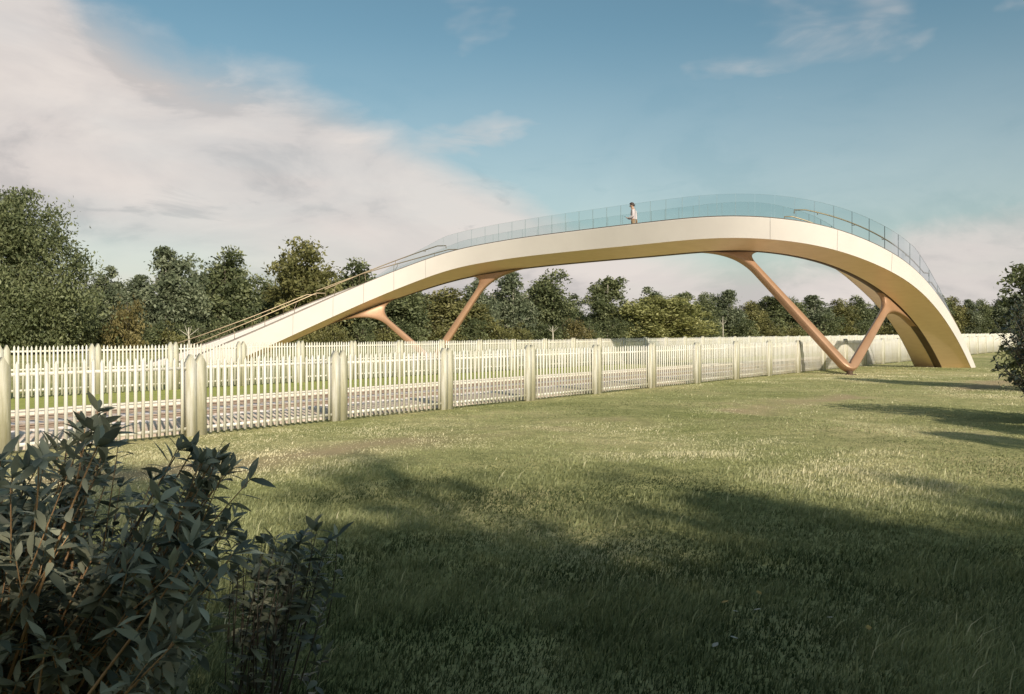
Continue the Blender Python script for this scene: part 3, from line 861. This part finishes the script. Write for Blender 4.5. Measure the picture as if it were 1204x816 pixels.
# two pale bare saplings in front of the belt
for px, top, lab in ((222, 385, 'pale bare sapling trunk behind the fence near the foot of the ramp'), (850, 372, 'pale thin sapling trunk behind the fence under the bridge arch'), (650, 383, 'pale short sapling trunk behind the fence below the tall pointed tree')):
    Z = BELT_K*.80/(1413-px); hh = H + (389-top)/1000*Z; x = (px-602)/1000*Z
    mb = MB(); mb.tube([(0,0,-.1),(.02,0,hh*.5),(-.02,0,hh*.8),(.0,0,hh)], [.085,.075,.055,.02], 7)
    for a, b, c in ((.5,.2,.25),(-.5,-.1,.2),(.3,-.4,.3),(-.35,.3,.35)): mb.tube([(0,0,hh*.68),(a*.6,b*.6,hh*.68+c),(a*1.3,b*1.3,hh*.68+c*2.4)], [.03,.02,.008], 5)
    o = mb.build('sapling', M_palebark, None, True, (x, Z, 0)); tag(o, lab, 'sapling', 'pale saplings before the tree belt')

# trees behind the photographer that shade the lawn (outside the frame)
for k, (x, y, h, r, v) in enumerate([(-4.8,-5.4,7.6,2.7,'S'),(-1.6,-5.2,7.8,2.5,'A'),(5.0,-5.3,7.8,3.0,'C'),(8.6,-5.9,8.6,2.9,'G'),(12.0,-7.0,9.8,3.2,'A'),(16.2,-8.6,10.6,3.4,'C'),(-2.4,-6.4,10.6,2.6,'S'),(1.7,-6.6,10.9,2.8,'S'),(5.8,-6.9,10.6,2.8,'S'),(9.8,-8.0,10.6,2.8,'S'),(1.2,-11,10.5,3.4,'C'),(7,-12,10.5,3.4,'A'),(13,-13,10.8,3.4,'G')]):
    V = VAR[v]; root = empty('broadleaf_tree', 'leafy tree behind the viewpoint that throws its shade over the front lawn', 'tree', (x, y, 0), k*1.3, 'shade trees behind the viewpoint')
    root.scale = (r/V['R'], r/V['R'], h/10); obj('crown', V['crown'], root); obj('trunk', V['trunk'], root)

# ------------------------------------------------------------------ leafy bushes close to the viewpoint
def leaf_blade(P0, d, up, L, W, curl, V, F, A, tint):
    """an elliptical leaf, folded along its midrib and curved down"""
    s = np.cross(d, up); s /= np.linalg.norm(s) + 1e-9; u = np.cross(s, d)
    n0 = len(V)
    prof = [(0,.06),(.2,.62),(.45,1.0),(.72,.72),(1,.0)]
    for t, w in prof:
        c = P0 + d*L*t - u*curl*L*t*t
        if w == 0: V.append(c); A.append(tint); continue
        for q, lift in ((-1, .20), (0, 0), (1, .20)):
            V.append(c + s*q*w*W*.5 + u*lift*w*W*.5); A.append(tint)
    for k in range(3):
        a = n0 + k*3
        F.append((a, a+1, a+4, a+3)); F.append((a+1, a+2, a+5, a+4))
    a = n0 + 9; F.append((a, a+1, a+3)); F.append((a+1, a+2, a+3))
def bush_meshes(targets, base, leafL, leafW, seed, mat, nl, twig_r=.006, start=.35, spread=.15, tip=7, light_p=.12, side=0):
    rg = np.random.default_rng(seed); V, F, A = [], [], []; tw = MB(); st = MB()
    T0 = [(t, 0) for t in targets]
    for t in targets:
        for k in range(side): T0.append((np.array(t) + rg.normal(size=3)*np.array([.08,.08,.045]) - np.array([0,0,.02]), 1))
    for ti, (tg, kind) in enumerate(T0):
        b = np.array(base) + np.array([rg.normal(0, spread), rg.normal(0, spread), 0.0]); tg = np.array(tg)
        mid = b*.45 + tg*.55 + np.array([rg.normal(0,.05), rg.normal(0,.05), rg.uniform(-.02,.06)])*np.linalg.norm(tg-b)
        pts = []
        for t in np.linspace(0, 1, 9): pts.append((1-t)**2*b + 2*t*(1-t)*mid + t*t*tg)
        if kind: tw.tube(pts[5:], [twig_r*.5, twig_r*.42, twig_r*.35, twig_r*.25], 4)
        else: (tw if ti % 3 else st).tube(pts, [twig_r*(1.5 - 1.15*t) for t in np.linspace(0, 1, 9)], 5)
        tb = np.clip(rg.normal(.42, .16), 0, 1)
        ln = np.linalg.norm(tg - b)
        for k in range(nl + tip):
            st_ = .78 if kind else start
            if kind and k % 2: continue
            t = st_ + (1-st_)*(k/nl)**.9 if k < nl else 1.0
            t = min(t, 1.0); f = t*8; i = min(int(f), 7); u = f - i; p = pts[i]*(1-u) + pts[i+1]*u
            ax = pts[i+1] - pts[i]; ax /= np.linalg.norm(ax)
            side = np.cross(ax, rg.normal(size=3)); side /= np.linalg.norm(side)
            mixv = rg.uniform(.1, .7) if k < nl else rg.uniform(.5, 1.6)
            d = ax*mixv + side*1.0 + np.array([0, 0, rg.uniform(-.35, .35)]); d /= np.linalg.norm(d)
            up = np.array([0,0,1.0]) + rg.normal(size=3)*.35
            tint = np.clip(tb + rg.normal(0, .14), 0, 1) if rg.uniform() > light_p else rg.uniform(.75, 1)
            L = leafL*rg.uniform(.6, 1.15)
            leaf_blade(p, d, up, L, leafW*L/leafL*rg.uniform(.8, 1.15), rg.uniform(.0, .42), V, F, A, tint)
    return V, F, A, tw, st
def bush(name, label, cat, base, targets, leafL, leafW, seed, mat, nl, twigmat=None, **kw):
    root = empty(name, label, cat, base)
    V, F, A, tw, st = bush_meshes([np.array(t) - np.array(base) for t in targets], (0,0,0), leafL, leafW, seed, mat, nl, **kw)
    obj('foliage', mesh_np('foliage', np.array(V), F, mat, True, attr=A), root)
    tw.build('twigs', twigmat or M_twig, root, True)
    if st.n: st.build('stems', M_bark, root, True)
    return root
def px3(x, y, Z): return np.array([(x-602)/1000*Z, Z, H + (389-y)/1000*Z])
rg = np.random.default_rng(5)
# outline of the laurel in the photograph: how high its shoots reach at each bearing
top_x = [-260, -150, -60, 0, 40, 75, 110, 140, 165, 205, 240, 262, 278]
top_y = [640, 560, 520, 545, 555, 530, 505, 520, 560, 535, 545, 560, 640]
tg = []
while len(tg) < 150:
    x = rg.uniform(-250, 272); Z = rg.uniform(2.25, 3.3)
    ty = np.interp(x, top_x, top_y) + 12
    y = ty + (870 - ty) * rg.uniform(0, 1)**1.25
    if x > 225 and (y > 690 or rg.uniform() < .5): continue
    tg.append(px3(x, y, Z))
for x, y in ((112,508),(96,520),(128,512),(210,530),(238,545),(252,540),(30,555),(262,560),(225,532),(78,528)): tg.append(px3(x, y, 2.8))
bush('laurel_bush', 'big dark laurel bush with long leaves and ochre twigs in the front corner', 'bush', (-1.72, 2.8, 0), tg, .082, .0265, 3, L_laurel, 26, light_p=.28, side=2)
tg = [px3(x, y, 2.9) for x, y in ((372,625),(352,640),(330,655),(378,655),(312,690),(340,700),(366,690),(300,665),(330,735),(296,720),(300,780),(318,770),(285,640),(345,650))]
bush('laurel_shoot', 'loose dark laurel shoot on its own low stems beside the big bush', 'bush', (-.92, 2.9, 0), tg, .072, .023, 9, L_laurel, 13, twigmat=M_bark, start=.62, spread=.06, tip=6, light_p=.10, side=3, twig_r=.004)
# round dark shrub at the edge of the lawn on the far side
tg = []
while len(tg) < 190:
    a = rg.normal(size=3); a /= np.linalg.norm(a); r = rg.uniform(.55, 1)**.5
    p = np.array([10.05, 15.3, 1.55]) + a*r*np.array([1.38, 1.3, 1.22]) + np.array([0,0,-.12*abs(a[0])])
    if p[2] < .35: continue
    tg.append(p)
bush('round_shrub', 'round dark leafy shrub standing on the lawn at the right edge', 'shrub', (10.05, 15.3, 0), tg, .115, .048, 21, L_rbush, 34, start=.30, twig_r=.010, spread=.2, twigmat=M_bark)
# two tall shrubs just outside the frame whose shade reaches in over the lawn
for x, y, h, r in ((9.6, 8.5, 3.6, .8), (11.2, 9.8, 4.0, .9)):
    V = VAR['D']; root = empty('slim_shrub', 'slim tall shrub beside the lawn, nearer the viewpoint than the round dark shrub', 'shrub', (x, y, 0), x, 'slim shrubs beside the lawn')
    root.scale = (r/V['R'], r/V['R'], h/10); obj('crown', V['crown'], root); obj('trunk', V['trunk'], root)
# lighter tree behind it
tree('D', 1236, 300, 52, 'slim small tree on the lawn behind the round dark shrub', None, Zs=24, name='small_tree')

# ------------------------------------------------------------------ grass
def make_grass(n):
    rg = np.random.default_rng(77)
    u = rg.uniform(size=n); a, b = 2.2**.4, 46**.4
    Z = (a + (b-a)*u)**2.5
    X = rg.uniform(-1, 1, n)*(.64*Z + 1.6)
    d = perp_d(X, Z); ok = d < near_d - .12
    X, Z = X[ok], Z[ok]; n = len(X)
    clump = fbm(X*1.3, Z*1.3, 40); big = fbm(X*.22, Z*.22, 41); tr = track_mask(X, Z)
    keep = rg.uniform(size=n) > tr*.75; X, Z, clump, big, tr = X[keep], Z[keep], clump[keep], big[keep], tr[keep]; n = len(X)
    far = np.clip(Z/4, .7, 12)
    h = (.030 + .075*clump**1.6 + .02*np.clip(big-.45, 0, 1))*rg.uniform(.55, 1.35, n)*(1 - .60*np.clip((Z-5.5)/7, 0, 1)) * (1-.4*tr)
    tall = rg.uniform(size=n) < .008; h[tall] *= 1.9
    w = .0036*far**.72*rg.uniform(.7, 1.4, n)
    th = rg.uniform(0, 2*math.pi, n); dx, dy = np.cos(th), np.sin(th)
    lean = rg.uniform(.15, .85, n)*h; lx = np.cos(th + 1.2)*lean + .25*h; ly = np.sin(th + 1.2)*lean
    z0 = ground_z(X, Z) - .01
    V = np.zeros((n, 5, 3), np.float32)
    V[:, 0] = np.stack([X - dx*w, Z - dy*w, z0], 1); V[:, 1] = np.stack([X + dx*w, Z + dy*w, z0], 1)
    V[:, 2] = np.stack([X + dx*w*.75 + lx*.35, Z + dy*w*.75 + ly*.35, z0 + h*.6], 1); V[:, 3] = np.stack([X - dx*w*.75 + lx*.35, Z - dy*w*.75 + ly*.35, z0 + h*.6], 1)
    V[:, 4] = np.stack([X + lx, Z + ly, z0 + h], 1)
    straw_shade = np.clip((big - .40)*1.6, 0, .4) + np.clip((Z - 6.5)/9, 0, 1)*.24  # straw patches plus a depth term: lush front blades, also darkened as painted shade
    tint = np.clip(.12 + .04*np.clip((Z-6)/4,0,1) + (clump - .5)*.45 + straw_shade + rg.normal(0, 1, n)*np.clip(.12 - Z*.006, .045, .10) + tall*.3 + tr*.5 + (fbm(X*.45 + Z*.12, Z*.9, 46) - .5)*.55, 0, 1)  # base tone also rises with depth, adding to the front lawn's painted shade
    me = bpy.data.meshes.new('lawn_grass')
    base = (np.arange(n)*5)[:, None]
    loops = (base + np.array([0,1,2,3,3,2,4])).astype(np.int32).ravel()
    tot = np.tile(np.array([4,3], np.int32), n); st = np.zeros(2*n, np.int32); st[1:] = np.cumsum(tot)[:-1]
    me.vertices.add(n*5); me.vertices.foreach_set('co', V.ravel()); me.loops.add(len(loops)); me.loops.foreach_set('vertex_index', loops)
    me.polygons.add(2*n); me.polygons.foreach_set('loop_start', st); me.polygons.foreach_set('loop_total', tot)
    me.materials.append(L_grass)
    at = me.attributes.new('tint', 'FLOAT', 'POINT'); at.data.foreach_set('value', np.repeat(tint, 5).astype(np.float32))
    me.update(calc_edges=True)
    return tag(obj('lawn_grass', me), kind='stuff')
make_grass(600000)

# fallen leaves on the shaded lawn
for k, (x, y, m) in enumerate([(848,722,0),(895,712,0),(868,733,1),(886,731,1),(1022,760,0),(868,768,1),(972,742,1),(838,780,1)]):
    Z = H*1000/(y-389); X = (x-602)/1000*Z; mb = MB(); L = .032
    V, F, A = [], [], []
    th = k*1.9
    leaf_blade(np.array([0,0,0.]), np.array([math.cos(th), math.sin(th), .12]), np.array([0,0,1.]), L*1.5, L, -.15, V, F, A, 0)
    o = obj('fallen_leaf', mesh_np('fallen_leaf', np.array(V), F, M_fallen_pale if m else M_fallen, True), None, (X, Z, float(ground_z(np.array(X), np.array(Z))) + .07))
    tag(o, 'pale fallen leaf lying in the shaded grass' if m else 'ochre fallen leaf lying in the shaded grass', 'leaf', 'pale fallen leaves' if m else 'ochre fallen leaves')
